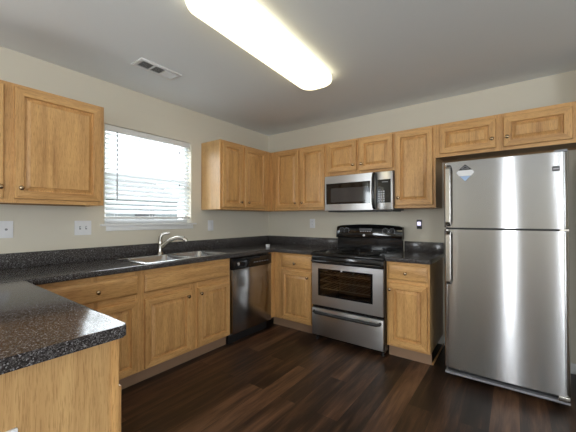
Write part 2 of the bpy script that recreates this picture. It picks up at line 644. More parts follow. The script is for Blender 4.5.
# left wall, corner
y0 = -1.185
wall_cabinet('oak two-door wall cabinet right of the sink window, running into the corner', (0, y0, 0), L90, 1.183, ZB, ZT,
             [(0.022, 0.325, 1.391, 2.098, (0.290, 1.452)), (0.360, 0.725, 1.391, 2.098, (0.410, 1.452))],
             [(0, 0.04), (0.31, 0.375), (0.715, 1.183)])
# back wall, corner
wall_cabinet('oak two-door wall cabinet between the corner and the microwave', (UD + 0.001, 0, 0), 0, 1.150 - UD - 0.002, ZB, ZT,
             [(0.092, 0.440, 1.391, 2.098, (0.405, 1.452)), (0.466, 0.803, 1.391, 2.098, (0.500, 1.452))],
             [(0, 0.105), (0.425, 0.48), (0.79, 0.823)])
# over the microwave
wall_cabinet('short oak wall cabinet directly above the microwave', (1.151, 0, 0), 0, 0.763, 1.742, ZT,
             [(0.020, 0.368, 1.780, 2.10, (0.335, 1.838)), (0.404, 0.752, 1.768, 2.10, (0.430, 1.838))],
             [(0, 0.035), (0.355, 0.415), (0.735, 0.763)])
# right of the microwave
wall_cabinet('narrow single-door oak wall cabinet between the microwave and the refrigerator', (1.915, 0, 0), 0, 0.374, ZB, ZT,
             [(0.014, 0.352, 1.391, 2.098, (0.047, 1.463))],
             [(0, 0.035), (0.335, 0.374)])
# over the fridge
wall_cabinet('low wide oak wall cabinet directly above the refrigerator', (2.290, 0, 0), 0, XR - 2.290 - 0.003, 1.820, ZT,
             [(0.036, 0.458, 1.848, 2.088, (0.432, 1.920)), (0.512, 0.925, 1.848, 2.088, (0.535, 1.920))],
             [(0, 0.05), (0.445, 0.525), (0.91, XR - 2.290 - 0.003)])

# base cabinets
BD = 0.592
ZC0, ZC1 = 0.108, 0.874
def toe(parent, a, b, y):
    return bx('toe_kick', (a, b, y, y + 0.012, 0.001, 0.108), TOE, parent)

def base_cabinet(label, loc, rotz, W_, stiles, rails, doors, drawers, toe_y=-0.535, open_top=False, toe_span=None):
    t = thing('base_cabinet', label, 'cabinet', loc, rotz, BG)
    carcass(t, W_, BD, ZC0, ZC1, open_top=open_top)
    face_frame(t, W_, ZC0, ZC1, -BD, stiles, rails)
    for d in doors:
        door(t, *d[:4], -BD, d[4])
    for d in drawers:
        drawer(t, *d[:4], -BD, d[4])
    a, b = toe_span or (0, W_)
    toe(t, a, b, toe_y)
    return t

def rails3(spans):
    out = []
    for a, b in spans:
        out += [(a, b, ZC0, 0.135), (a, b, 0.64, 0.71), (a, b, 0.825, ZC1)]
    return out

# left wall, beside the peninsula: y -2.868 .. -2.192
y0 = -2.868
base_cabinet('oak base cabinet left of the sink, half hidden by the peninsula', (0, y0, 0), L90, 0.675,
             [(0, 0.09), (0.335, 0.385), (0.635, 0.675)], rails3([(0.09, 0.335), (0.385, 0.635)]),
             [(0.075, 0.350, 0.118, 0.648, (0.325, 0.597)), (0.368, 0.650, 0.118, 0.648, (0.393, 0.597))],
             [(0.088, 0.648, 0.698, 0.836, [(0.370, 0.767)])])
# sink base: y -2.192 .. -1.292
y0 = -2.192
base_cabinet('oak sink base cabinet with false drawer front under the sink', (0, y0, 0), L90, 0.900,
             [(0, 0.04), (0.43, 0.525), (0.86, 0.900)], rails3([(0.04, 0.43), (0.525, 0.86)]),
             [(0.028, 0.446, 0.118, 0.648, (0.402, 0.596)), (0.509, 0.886, 0.118, 0.648, (0.534, 0.596))],
             [(0.028, 0.886, 0.698, 0.832, [])], open_top=True)
# corner + first back base: x 0.592 .. 1.150
x0 = 0.605
t = base_cabinet('oak one-door base cabinet between the dishwasher corner and the range', (x0, 0, 0), 0, 0.545,
             [(0, 0.115), (0.505, 0.545)], rails3([(0.115, 0.505)]),
             [(0.102, 0.513, 0.128, 0.680, (0.470, 0.622))],
             [(0.102, 0.513, 0.708, 0.846, [(0.300, 0.762)])], toe_span=(-0.07, 0.545))
bm = bmesh.new()
box(bm, -0.030, -0.013, -0.684, -BD + 0.019, ZC0, ZC1)
box(bm, -0.013, -0.0005, -BD, -BD + 0.019, ZC0, ZC1)
finish('corner_filler', bm, OV, t)
# right of the range
x0 = 1.924
t = base_cabinet('oak one-door base cabinet between the range and the refrigerator', (x0, 0, 0), 0, 0.366,
                 [(0, 0.035), (0.33, 0.366)], rails3([(0.035, 0.33)]),
                 [(0.018, 0.348, 0.132, 0.680, (0.037, 0.624))],
                 [(0.018, 0.348, 0.714, 0.850, [(0.175, 0.779)])])
bm = bmesh.new()
box(bm, 0.368, 0.378, -0.535, -0.02, 0.001, 0.022, bev=0.003)
finish('shoe_trim', bm, OY, t)

# peninsula cabinet: fronts face the kitchen (+y); end panel at x = 1.80
t = thing('peninsula_cabinet', 'oak peninsula cabinet with plain end panel in the left foreground', 'cabinet', (1.80, -2.895 - BD, 0), PI, BG)
# local x runs from the end panel (0) towards the left wall; local -y = world +y
bm = bmesh.new()
box(bm, 0.003, 0.016, -BD + 0.0222, 0.0, 0.001, ZC1)
finish('end_panel', bm, PANEL, t)
bm = bmesh.new()
box(bm, 0.016, 1.19, -0.014, -0.001, 0.001, ZC1)
box(bm, 0.016, 1.19, -BD + 0.0222, -0.014, ZC0, ZC0 + 0.014)
finish('carcass', bm, PANEL, t)
face_frame(t, 1.19, ZC0, ZC1, -BD, [(-0.002, 0.04), (0.56, 0.62), (1.13, 1.19)], rails3([(0.04, 0.56), (0.62, 1.13)]), th=0.022)
door(t, 0.024, 0.57, 0.128, 0.688, -BD, (0.545, 0.63))
door(t, 0.61, 1.14, 0.128, 0.688, -BD, (0.635, 0.63))
drawer(t, 0.10, 0.57, 0.712, 0.846, -BD, [(0.33, 0.775)])
drawer(t, 0.61, 1.14, 0.712, 0.846, -BD, [(0.875, 0.775)])
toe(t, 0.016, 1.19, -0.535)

# ------------------------------------------------------------------ worktops
CT0, CT1 = 0.8745, 0.914
SX0, SX1, SY0, SY1 = 0.105, 0.580, -2.140, -1.325     # sink cut-out

def slab(bm, poly, z0, z1, bev=0.006):
    fa, fb = extrude_poly(bm, poly, lambda u, v, t_: (u, v, t_), z0, z1)
    es = [e for f in (fa, fb) for e in f.edges]
    bmesh.ops.bevel(bm, geom=es, offset=bev, segments=3, profile=0.5, affect='EDGES')

CD = 0.635
ct = thing('countertop', 'dark speckled L-shaped countertop running along the window wall into the corner', 'countertop', (0, 0, CT0))
ct.location = (0, 0, 0)
bm = bmesh.new()
e_ = 0.0
# L-shape laid out as strips round the sink cut-out, top face flush
def nosed(bm, dims, edges):
    box(bm, *dims)
box(bm, 0.002, SX0, -3.50, -0.002, CT0, CT1)
box(bm, SX0, SX1, -3.50, SY0, CT0, CT1)
box(bm, SX0, SX1, SY1, -0.002, CT0, CT1)
box(bm, SX1, CD - 0.010, -3.50, -0.002, CT0, CT1)
box(bm, CD - 0.010, 1.151, -CD + 0.010, -0.002, CT0, CT1)
# rounded front noses
def nose_poly():
    return [(0, CT0)] + [(0.010 * math.sin(math.radians(a)), CT0 + 0.010 - 0.010 * math.cos(math.radians(a))) for a in (30, 60, 90)] + \
           [(0.010 * math.sin(math.radians(a)), CT1 - 0.010 - 0.010 * math.cos(math.radians(a))) for a in (90, 120, 150)] + [(0, CT1)]
extrude_poly(bm, nose_poly(), lambda u, v, s: (CD - 0.010 + u, s, v), -2.885, -CD + 0.010)
extrude_poly(bm, nose_poly(), lambda u, v, s: (s, -CD + 0.010 - u, v), CD - 0.010, 1.151)
finish('worktop', bm, GRAN, ct)
bm = bmesh.new()
box(bm, 0.002, 0.020, -3.50, -0.002, CT1 - 0.001, 1.020, bev=0.004)
box(bm, 0.020, 1.151, -0.020, -0.002, CT1 - 0.001, 1.020, bev=0.004)
finish('backsplash', bm, GRAN, ct)

c2 = thing('countertop', 'short piece of dark speckled countertop between the range and the refrigerator', 'countertop')
bm = bmesh.new()
box(bm, 1.922, 2.300, -CD + 0.010, -0.002, CT0, CT1)
extrude_poly(bm, nose_poly(), lambda u, v, s: (s, -CD + 0.010 - u, v), 1.922, 2.300)
finish('worktop', bm, GRAN, c2)
bm = bmesh.new()
box(bm, 1.922, 2.300, -0.020, -0.002, CT1 - 0.001, 1.020, bev=0.004)
finish('backsplash', bm, GRAN, c2)

pt = bmesh.new()
slab(pt, round_rect(CD + 0.0005, 1.842, -3.62, -2.885, (0.014, 0.001, 0.001, 0.014)), CT0, CT1, 0.0075)
p_ = finish('peninsula_countertop', pt, GRAN)
p_['label'] = 'dark speckled peninsula countertop with rounded corner in the left foreground'
p_['category'] = 'countertop'

# ------------------------------------------------------------------ sink and faucet
sk = thing('sink', 'stainless steel double-bowl drop-in sink under the window', 'sink', (0, 0, CT1))
zr = 0.006
bm = bmesh.new()
ym = -1.72
xa, xb = 0.190, 0.560
bowls = [(xa, xb, -2.115, ym - 0.02), (xa, xb, ym + 0.02, -1.345)]
ox0, ox1, oy0, oy1 = 0.088, 0.608, -2.165, -1.300
# rim plate laid out as strips between the bowls
def strip(x0, x1, ya, yb_):
    box(bm, x0, x1, ya, yb_, 0.0005, zr, bev=0.0015)
strip(ox0, xa, oy0, oy1)
strip(xb, ox1, oy0, oy1)
strip(xa, xb, oy0, bowls[0][2])
strip(xa, xb, bowls[0][3], bowls[1][2])
strip(xa, xb, bowls[1][3], oy1)
finish('rim', bm, SINK, sk)
for (a, b, c, d) in bowls:
    bm = bmesh.new()
    prev = None
    for ins, z, r in ((0, zr, 0.03), (0.004, -0.002, 0.035), (0.010, -0.12, 0.05), (0.03, -0.165, 0.06), (0.07, -0.172, 0.06)):
        loop = [bm.verts.new((u, v, z)) for u, v in round_rect(a + ins - 0.004, b - ins + 0.004, c + ins - 0.004, d - ins + 0.004, r)]
        if prev:
            n = len(loop)
            for k in range(n):
                bm.faces.new((prev[k], prev[(k + 1) % n], loop[(k + 1) % n], loop[k]))
        prev = loop
    bm.faces.new(prev)
    bo = finish('bowl', bm, SINK, sk, 60)
    bm = bmesh.new()
    lathe(bm, [(0.042, 0), (0.042, 0.003), (0.034, 0.004), (0.03, 0.001), (0, 0.001)], ((a + b) / 2, (c + d) / 2, -0.1715), (0, 0, 1))
    finish('drain', bm, CHROME, bo)

fa = thing('faucet', 'brushed nickel single-lever kitchen faucet behind the sink', 'faucet', (0.125, -1.758, CT1 + zr))
bm = bmesh.new()
lathe(bm, [(0.030, 0), (0.030, 0.006), (0.024, 0.012), (0.021, 0.03), (0.020, 0.085), (0.022, 0.10), (0.022, 0.125), (0.018, 0.14), (0, 0.145)], (0, 0, 0.0005), (0, 0, 1), 20)
finish('body', bm, CHROME, fa, 50)
bm = bmesh.new()
tube(bm, [(0.012, 0.006, 0.075), (0.05, 0.035, 0.115), (0.09, 0.07, 0.145), (0.125, 0.10, 0.158), (0.155, 0.125, 0.158), (0.175, 0.142, 0.150)],
     [0.020, 0.0195, 0.0185, 0.0185, 0.020, 0.021], 14)
sp_ = finish('spout', bm, CHROME, fa, 50)
bm = bmesh.new()
tube(bm, [(0.170, 0.138, 0.150), (0.186, 0.152, 0.138), (0.194, 0.159, 0.124)], [0.0185, 0.020, 0.0175], 14)
finish('spray_head', bm, CHROME, sp_, 50)
bm = bmesh.new()
tube(bm, [(0, 0, 0.135), (-0.002, 0.004, 0.165), (0.006, 0.018, 0.192), (0.022, 0.044, 0.200), (0.040, 0.074, 0.204)], [0.018, 0.017, 0.014, 0.012, 0.010], 12)
finish('lever', bm, CHROME, fa, 50)

bm = bmesh.new()
lathe(bm, [(0.0, 0.0), (0.021, 0.0), (0.024, 0.004), (0.026, 0.033), (0.028, 0.036), (0.025, 0.037), (0.0, 0.037)], (0, 0, 0), (0, 0, 1), 20)
cp = finish('cup', bm, PLATE)
cp.location = (0.470, -0.565, CT1 + 0.0004)
cp['label'] = 'small white plastic cup standing on the counter at the inside corner'
cp['category'] = 'cup'

# ------------------------------------------------------------------ window blind
bl = thing('window_blind', 'white slatted venetian blind hanging in the sink window', 'blind', (0, WY0, 0))
def slat_material():
    a = NT('translucent_white_slat')
    a.set(**{'Base Color': (0.86, 0.87, 0.88, 1), 'Roughness': 0.5})
    tl = a.n('ShaderNodeBsdfTranslucent')
    tl.inputs[0].default_value = (0.86, 0.88, 0.9, 1)
    mx = a.n('ShaderNodeMixShader')
    mx.inputs[0].default_value = 0.5
    a.l(a.b.outputs[0], mx.inputs[1])
    a.l(tl.outputs[0], mx.inputs[2])
    a.l(mx.outputs[0], a.t.nodes['Material Output'].inputs[0])
    return a.m
SLAT = slat_material()
WW = WY1 - WY0
bm = bmesh.new()
box(bm, -0.058, -0.012, 0.004, WW - 0.004, 2.045, WZ1 - 0.002, bev=0.004)
finish('headrail', bm, WHITE, bl)
zs = 2.020
pitch = 0.0435
tilt = math.radians(40)
proto = None
i = 0
while zs > 1.296:
    if proto is None:
        bm = bmesh.new()
        hw = 0.025
        poly = []
        for k in range(7):
            u = -hw + 2 * hw * k / 6
            poly.append((u, 0.003 * (1 - (u / hw) ** 2)))
        up_ = [(u, v + 0.0025) for u, v in poly]
        prof = poly + up_[::-1]
        # room-side edge tilted down
        def rotp(u, v):
            return u * math.cos(tilt) + v * math.sin(tilt), -u * math.sin(tilt) + v * math.cos(tilt)
        extrude_poly(bm, [rotp(u, v) for u, v in prof], lambda u, v, s: (u, s, v), 0.008, WW - 0.008)
        proto = finish('slat', bm, SLAT, bl)
        o = proto
    else:
        o = proto.copy()
        COL.objects.link(o)
        o.parent = bl
    o.location = (-0.036, 0, zs)
    zs -= pitch
    i += 1
bm = bmesh.new()
box(bm, -0.060, -0.012, 0.008, WW - 0.008, 1.262, 1.284, bev=0.004)
finish('bottom_rail', bm, WHITE, bl)
for yy in (0.11, WW / 2, WW - 0.11):
    bm = bmesh.new()
    tube(bm, [(-0.0090, yy, 2.046), (-0.0090, yy, 1.270)], 0.0011, 6)
    tube(bm, [(-0.0630, yy, 2.046), (-0.0630, yy, 1.270)], 0.0011, 6)
    finish('ladder_cord', bm, WHITE, bl)
bm = bmesh.new()
tube(bm, [(-0.006, 0.105, 2.045), (0.000, 0.105, 2.02), (0.002, 0.104, 1.42)], 0.0045, 8)
finish('tilt_wand', bm, MGREY, bl)
bm = bmesh.new()
tube(bm, [(-0.006, 0.742, 2.045), (-0.002, 0.742, 1.63)], 0.0012, 6)
cordo = finish('lift_cord', bm, WHITE, bl)
for zt_ in (1.955, 1.60):
    bm = bmesh.new()
    lathe(bm, [(0.003, 0.03), (0.006, 0.02), (0.0085, 0.0), (0.0, -0.002)], (-0.002, 0.742, zt_), (0, 0, 1), 10)
    finish('tassel', bm, MGREY, cordo)

# ------------------------------------------------------------------ dishwasher (local x along the front)
dw = thing('dishwasher', 'stainless steel dishwasher with black control panel under the counter', 'dishwasher', (0, -1.286, 0), L90)
Wd = 0.598
bx('tub', (0.004, Wd - 0.004, -0.575, -0.02, 0.09, 0.866), DGREY, dw)
bm = bmesh.new()
box(bm, 0.002, Wd - 0.002, -0.628, -0.575, 0.112, 0.752, bev=0.006)
finish('door', bm, DSTEEL, dw)
bm = bmesh.new()
box(bm, 0.002, Wd - 0.002, -0.632, -0.575, 0.755, 0.866, bev=0.005)
cpn = finish('control_panel', bm, BLACK, dw)
bm = bmesh.new()
lathe(bm, [(0.017, 0), (0.017, 0.004), (0.014, 0.006), (0, 0.006)], (0.075, -0.632, 0.806), (0, -1, 0), 16)
finish('dial', bm, CHROME, cpn)
bm = bmesh.new()
for k in range(6):
    box(bm, 0.30 + k * 0.042, 0.325 + k * 0.042, -0.6335, -0.631, 0.795, 0.802)
finish('button_row', bm, MGREY, cpn)
bm = bmesh.new()
box(bm, 0.20, 0.40, -0.634, -0.600, 0.836, 0.858, bev=0.004)
finish('latch_recess', bm, BLACKM, cpn)
bx('toe_panel', (0.004, Wd - 0.004, -0.555, -0.535, 0.003, 0.105), BLACKM, dw)

# ------------------------------------------------------------------ range (local origin at its left rear foot)
rg = thing('range', 'black and stainless steel electric range standing against the back wall', 'stove', (1.1555, 0, 0))
RW = 0.762
RF = -0.640        # body front
bm = bmesh.new()
box(bm, 0.0, 0.018, RF, -0.03, 0.045, 0.885)
box(bm, RW - 0.018, RW, RF, -0.03, 0.045, 0.885)
box(bm, 0.018, RW - 0.018, -0.05, -0.03, 0.045, 0.885)
box(bm, 0.018, RW - 0.018, RF, -0.05, 0.045, 0.070)
box(bm, 0.018, RW - 0.018, RF, -0.05, 0.340, 0.366)
box(bm, 0.018, RW - 0.018, RF, -0.05, 0.790, 0.885)
finish('body', bm, BLACK, rg)
bm = bmesh.new()
box(bm, 0.03, RW - 0.03, -0.10, -0.052, 0.37, 0.785)
finish('oven_back', bm, CAVITY, rg)
for zz in (0.535, 0.61, 0.685):
    bm = bmesh.new()
    tube(bm, [(0.06, -0.60, zz), (RW - 0.06, -0.60, zz)], 0.004, 6)
    tube(bm, [(0.06, -0.14, zz), (RW - 0.06, -0.14, zz)], 0.004, 6)
    for k in range(13):
        xx = 0.07 + k * (RW - 0.14) / 12
        tube(bm, [(xx, -0.60, zz + 0.004), (xx, -0.14, zz + 0.004)], 0.0022, 6)
    box(bm, 0.018, 0.06, -0.60, -0.14, zz - 0.004, zz)
    box(bm, RW - 0.06, RW - 0.018, -0.60, -0.14, zz - 0.004, zz)
    finish('oven_rack', bm, RACK, rg)
# feet
for fx in (0.03, RW - 0.03):
    for fy in (-0.60, -0.08):
        bm = bmesh.new()
        lathe(bm, [(0.018, 0.001), (0.018, 0.01), (0.011, 0.012), (0.011, 0.046)], (fx, fy, 0), (0, 0, 1), 12)
        finish('foot', bm, BLACKM, rg)
# cooktop
bm = bmesh.new()
poly = [(-0.668, 0.880), (-0.672, 0.892), (-0.668, 0.904), (-0.655, 0.911), (-0.635, 0.911), (-0.620, 0.906), (-0.12, 0.906), (-0.105, 0.913), (-0.03, 0.913), (-0.03, 0.880)]
extrude_poly(bm, poly, lambda u, v, s: (s, u, v), -0.002, RW + 0.002)
finish('cooktop', bm, BLACK, rg, 50)
for (bxc, byc, br_) in ((0.19, -0.50, 0.078), (0.57, -0.50, 0.100), (0.19, -0.235, 0.100), (0.57, -0.235, 0.078)):
    bm = bmesh.new()
    lathe(bm, [(br_ + 0.018, 0.0), (br_ + 0.020, 0.004), (br_ + 0.010, 0.005), (br_ - 0.01, 0.001), (0.0, 0.0008)], (bxc, byc, 0.9062), (0, 0, 1), 28)
    dp = finish('drip_pan', bm, CHROME if br_ < 0.09 and byc < -0.4 else BLACK, rg, 50)
    bm = bmesh.new()
    n = 90
    turns = 3.6 if br_ > 0.09 else 2.8
    pts = []
    for k in range(n + 1):
        t_ = k / n
        r_ = 0.018 + (br_ - 0.018) * t_
        an = 2 * PI * turns * t_
        pts.append((bxc + r_ * math.cos(an), byc + r_ * math.sin(an), 0.9185))
    tube(bm, pts, 0.0048, 7)
    for k in range(3):
        an = 2 * PI * k / 3 + 0.4
        tube(bm, [(bxc, byc, 0.9105), (bxc + br_ * math.cos(an), byc + br_ * math.sin(an), 0.9105)], 0.003, 6)
    finish('coil_element', bm, COIL, dp, 60)
# backguard: riser + tilted curved-top panel
bm = bmesh.new()
box(bm, 0.004, RW - 0.004, -0.075, -0.03, 0.913, 1.045)
finish('backguard_riser', bm, BLACK, rg)
bm = bmesh.new()
A, B = [], []
NX = 20
front, backv = [], []
for k in range(NX + 1):
    x = -0.004 + (RW + 0.008) * k / NX
    s = 2 * k / NX - 1
    zt_ = 1.196 - 0.020 * s * s - (0.008 if abs(s) > 0.99 else 0)
    col = [(x, -0.100, 1.040), (x, -0.104, 1.050), (x, -0.082, zt_ - 0.012), (x, -0.070, zt_), (x, -0.030, zt_), (x, -0.030, 1.040)]
    front.append([bm.verts.new(c) for c in col])
for a_, b_ in zip(front, front[1:]):
    n = len(a_)
    for k in range(n):
        bm.faces.new((a_[k], a_[(k + 1) % n], b_[(k + 1) % n], b_[k]))
bm.faces.new(front[0])
bm.faces.new(front[-1][::-1])
bg = finish('backguard', bm, BLACKG, rg, 40)
def on_guard(z):
    return -0.104 + (z - 1.050) * (0.022 / 0.124)
for kx in (0.065, 0.125, 0.585, 0.655):
    bm = bmesh.new()
    zc_ = 1.122
    y_ = on_guard(zc_)
    lathe(bm, [(0.023, 0), (0.022, 0.012), (0.018, 0.022), (0, 0.022)], (kx, y_, zc_), (0, -1, 0.17), 16)
    box(bm, kx - 0.004, kx + 0.004, y_ - 0.030, y_ - 0.018, zc_ - 0.020, zc_ + 0.026, bev=0.002)
    kb = finish('knob', bm, BLACKM, bg, 50)
    bm = bmesh.new()
    for k in range(9):
        an = math.radians(-30 + 30 * k)
        xx, zz = kx + 0.032 * math.cos(an), zc_ + 0.032 * math.sin(an)
        box(bm, xx - 0.0034, xx + 0.0034, on_guard(zz) - 0.001, on_guard(zz) + 0.001, zz - 0.0034, zz + 0.0034)
    finish('dial_marking', bm, GREYMARK, kb)
bm = bmesh.new()
box(bm, 0.285, 0.435, on_guard(1.130) - 0.0015, on_guard(1.130) + 0.003, 1.108, 1.152)
finish('display_panel', bm, DGREY, bg)
bm = bmesh.new()
for r_ in range(2):
    for k in range(5):
        zz = 1.118 + r_ * 0.022
        box(bm, 0.297 + k * 0.027, 0.314 + k * 0.027, on_guard(zz) - 0.0028, on_guard(zz), zz - 0.004, zz + 0.004)
finish('display_button_row', bm, GREYMARK, bg)
bm = bmesh.new()
lathe(bm, [(0.013, 0), (0.013, 0.003), (0, 0.003)], (0.345, on_guard(1.073) - 0.0005, 1.073), (0, -1, 0.17), 16)
finish('round_badge', bm, PLATE, bg)
# oven door
dy = -0.662
bm = bmesh.new()
wx0, wx1, wz0, wz1 = 0.077, 0.662, 0.470, 0.750
for d_ in ((0.004, wx0, 0.370, 0.800), (wx1, RW - 0.004, 0.370, 0.800), (wx0, wx1, 0.370, wz0), (wx0, wx1, wz1, 0.800)):
    box(bm, d_[0], d_[1], dy, RF + 0.002, d_[2], d_[3])
od = finish('oven_door', bm, STEEL, rg)
bm = bmesh.new()
for d_ in ((wx0, wx0 + 0.020, wz0, wz1), (wx1 - 0.020, wx1, wz0, wz1), (wx0 + 0.020, wx1 - 0.020, wz0, wz0 + 0.018), (wx0 + 0.020, wx1 - 0.020, wz1 - 0.018, wz1)):
    box(bm, d_[0], d_[1], dy + 0.002, dy + 0.008, d_[2], d_[3])
finish('window_surround', bm, BLACKG, od)
bm = bmesh.new()
box(bm, wx0 + 0.020, wx1 - 0.020, dy + 0.003, dy + 0.007, wz0 + 0.022, wz1 - 0.018)
finish('window_glass', bm, OVENGL, od)
bm = bmesh.new()
box(bm, 0.002, RW - 0.002, dy - 0.002, RF + 0.002, 0.801, 0.872, bev=0.004)
finish('door_top_band', bm, BLACK, od)
bm = bmesh.new()
tube(bm, [(0.02, dy, 0.823), (0.022, dy - 0.030, 0.826), (0.05, dy - 0.040, 0.828), (RW / 2, dy - 0.044, 0.829), (RW - 0.05, dy - 0.040, 0.828), (RW - 0.022, dy - 0.030, 0.826), (RW - 0.02, dy, 0.823)], 0.011, 12)
finish('oven_handle', bm, BLACK, od, 60)
bm = bmesh.new()
lathe(bm, [(0.010, 0), (0.010, 0.002), (0, 0.002)], (0.345, dy, 0.745), (0, -1, 0), 16)
finish('door_badge', bm, GREYMARK, od)
# storage drawer
bm = bmesh.new()
box(bm, 0.004, RW - 0.004, dy, RF + 0.002, 0.060, 0.338, bev=0.004)
dr = finish('storage_drawer', bm, STEEL, rg)
bm = bmesh.new()
tube(bm, [(0.03, dy + 0.004, 0.305), (0.034, dy - 0.016, 0.301), (0.06, dy - 0.024, 0.297), (RW / 2, dy - 0.026, 0.295), (RW - 0.06, dy - 0.024, 0.297), (RW - 0.034, dy - 0.016, 0.301), (RW - 0.03, dy + 0.004, 0.305)], [0.012, 0.014, 0.016, 0.016, 0.016, 0.014, 0.012], 12)
finish('drawer_handle', bm, BLACKM, dr, 60)

# ------------------------------------------------------------------ microwave
mw = thing('microwave', 'stainless steel over-range microwave mounted above the black range', 'microwave', (1.1535, 0, 1.348))
MWD, MH = 0.762, 0.386
bm = bmesh.new()
box(bm, 0.0, MWD, -0.340, -0.003, 0.0, MH)
mb = finish('case', bm, DGREY, mw)
fy = -0.380
bm = bmesh.new()
dx = 0.560
wx0, wx1, wz0, wz1 = 0.020, 0.535, 0.072, 0.302
for d_ in ((0.002, wx0, 0.004, MH - 0.003), (wx1, dx, 0.004, MH - 0.003), (wx0, wx1, 0.004, wz0), (wx0, wx1, wz1, MH - 0.003)):
    box(bm, d_[0], d_[1], fy, -0.340, d_[2], d_[3])
md = finish('door', bm, STEEL, mw)
bm = bmesh.new()
for d_ in ((wx0, wx0 + 0.055, wz0, wz1), (wx1 - 0.035, wx1, wz0, wz1), (wx0 + 0.055, wx1 - 0.035, wz0, wz0 + 0.022), (wx0 + 0.055, wx1 - 0.035, wz1 - 0.055, wz1)):
    box(bm, d_[0], d_[1], fy + 0.001, -0.36, d_[2], d_[3])
finish('window_surround', bm, BLACKG, md)
bx('window_screen', (wx0 + 0.055, wx1 - 0.035, fy + 0.002, -0.36, wz0 + 0.022, wz1 - 0.055), MWGL, md)
bm = bmesh.new()
tube(bm, [(0.577, fy + 0.01, 0.018), (0.577, fy - 0.022, 0.024), (0.577, fy - 0.036, 0.07), (0.577, fy - 0.044, MH / 2), (0.577, fy - 0.036, MH - 0.065), (0.577, fy - 0.022, MH - 0.020), (0.577, fy + 0.01, MH - 0.014)],
     [0.013, 0.015, 0.016, 0.016, 0.016, 0.015, 0.013], 12)
finish('handle', bm, BLACK, md, 60)
bm = bmesh.new()
box(bm, dx + 0.002, MWD - 0.002, fy, -0.340, 0.004, MH - 0.003, bev=0.003)
mc = finish('control_panel', bm, STEEL, mw)
bm = bmesh.new()
box(bm, 0.606, MWD - 0.020, fy - 0.0015, fy + 0.001, 0.072, 0.305)
kp = finish('keypad', bm, BLACKG, mc)
bm = bmesh.new()
box(bm, 0.655, 0.715, fy - 0.003, fy - 0.001, 0.276, 0.284)
finish('clock_display', bm, MGREY, kp)
bm = bmesh.new()
for r_ in range(5):
    for k in range(3):
        box(bm, 0.618 + k * 0.023, 0.634 + k * 0.023, fy - 0.003, fy - 0.001, 0.085 + r_ * 0.023, 0.100 + r_ * 0.023)
finish('keypad_button', bm, GREYMARK, kp)
bm = bmesh.new()
box(bm, 0.02, MWD - 0.02, -0.33, -0.05, -0.012, -0.0005)
finish('vent_grille', bm, BLACKM, mw)

# ------------------------------------------------------------------ refrigerator (local origin at its left rear foot)
rf = thing('refrigerator', 'tall stainless steel top-freezer refrigerator in the right-hand alcove', 'refrigerator', (2.412, -0.04, 0))
FW = 0.748
bm = bmesh.new()
box(bm, 0.004, FW - 0.004, -0.570, -0.01, 0.055, 1.690, bev=0.006)
finish('cabinet_body', bm, DGREY, rf)
def fdoor(nm, z0, z1):
    bm = bmesh.new()
    N = 64
    yb, ye, yc = -0.577, -0.612, -0.643
    poly = [(0.0, yb)]
    for k in range(N + 1):
        s = math.sin(PI / 2 * (-1 + 2 * k / N))
        x = FW / 2 + (FW / 2) * s
        edge = max(0.0, (abs(s) - 0.93) / 0.07)
        y = yc + 0.014 * s * s + 0.030 * (1 - math.sqrt(max(0, 1 - edge * edge)))
        poly.append((x, y))
    poly.append((FW, yb))
    fa_, fb_ = extrude_poly(bm, poly, lambda u, v, s: (u, v, s), z0, z1)
    es = [e for f in (fa_, fb_) for e in f.edges]
    bmesh.ops.bevel(bm, geom=es, offset=0.006, segments=3, profile=0.5, affect='EDGES')
    return finish(nm, bm, FSTEEL, rf, 14)
fz = fdoor('freezer_door', 1.190, 1.705)
fl = fdoor('fridge_door', 0.085, 1.176)
bx('door_gasket', (0.012, FW - 0.012, -0.577, -0.570, 0.09, 1.690), BLACKM, rf)
def fhandle(par, za, zb_, ztaper):
    bm = bmesh.new()
    x = 0.036
    yd = -0.628
    n = 14
    prev = None
    secs = []
    for k in range(n + 1):
        t_ = k / n
        z = za + (zb_ - za) * t_
        out = 0.046 * (1 - max(0, 1 - min(t_, 1 - t_) / 0.07) ** 2)
        w = 0.019
        secs.append([(x - w, yd - out + 0.004, z), (x - w * 0.75, yd - out - 0.010, z), (x + w * 0.75, yd - out - 0.010, z), (x + w, yd - out + 0.004, z), (x + w * 0.7, yd - out + 0.012, z), (x - w * 0.7, yd - out + 0.012, z)])
    rows = [[bm.verts.new(c) for c in s] for s in secs]
    for a_, b_ in zip(rows, rows[1:]):
        for k in range(6):
            bm.faces.new((a_[k], a_[(k + 1) % 6], b_[(k + 1) % 6], b_[k]))
    bm.faces.new(rows[0])
    bm.faces.new(rows[-1][::-1])
    return finish('handle', bm, CHROME, par, 50)
fhandle(fz, 1.200, 1.685, 0)
fhandle(fl, 0.740, 1.165, 0)
bm = bmesh.new()
box(bm, 0.02, FW - 0.02, -0.600, -0.560, 0.052, 0.082)
finish('toe_grille', bm, BLACKM, rf)
bm = bmesh.new()
box(bm, 0.004, FW - 0.004, -0.632, -0.560, 0.034, 0.050, bev=0.003)
finish('base_strip', bm, MGREY, rf)
for zz, nm in ((1.7055, 'top_hinge'), (0.060, 'bottom_hinge')):
    bm = bmesh.new()
    if nm == 'top_hinge':
        box(bm, FW - 0.075, FW - 0.008, -0.630, -0.50, 1.7055, 1.722, bev=0.004)
    else:
        box(bm, FW - 0.065, FW - 0.006, -0.640, -0.57, 0.052, 0.0845, bev=0.003)
    finish(nm, bm, MGREY if nm == 'top_hinge' else CHROME, rf)
bm = bmesh.new()
box(bm, FW - 0.05, FW - 0.004, -0.622, -0.575, 1.1775, 1.1885)
finish('middle_hinge', bm, CHROME, rf)
bm = bmesh.new()
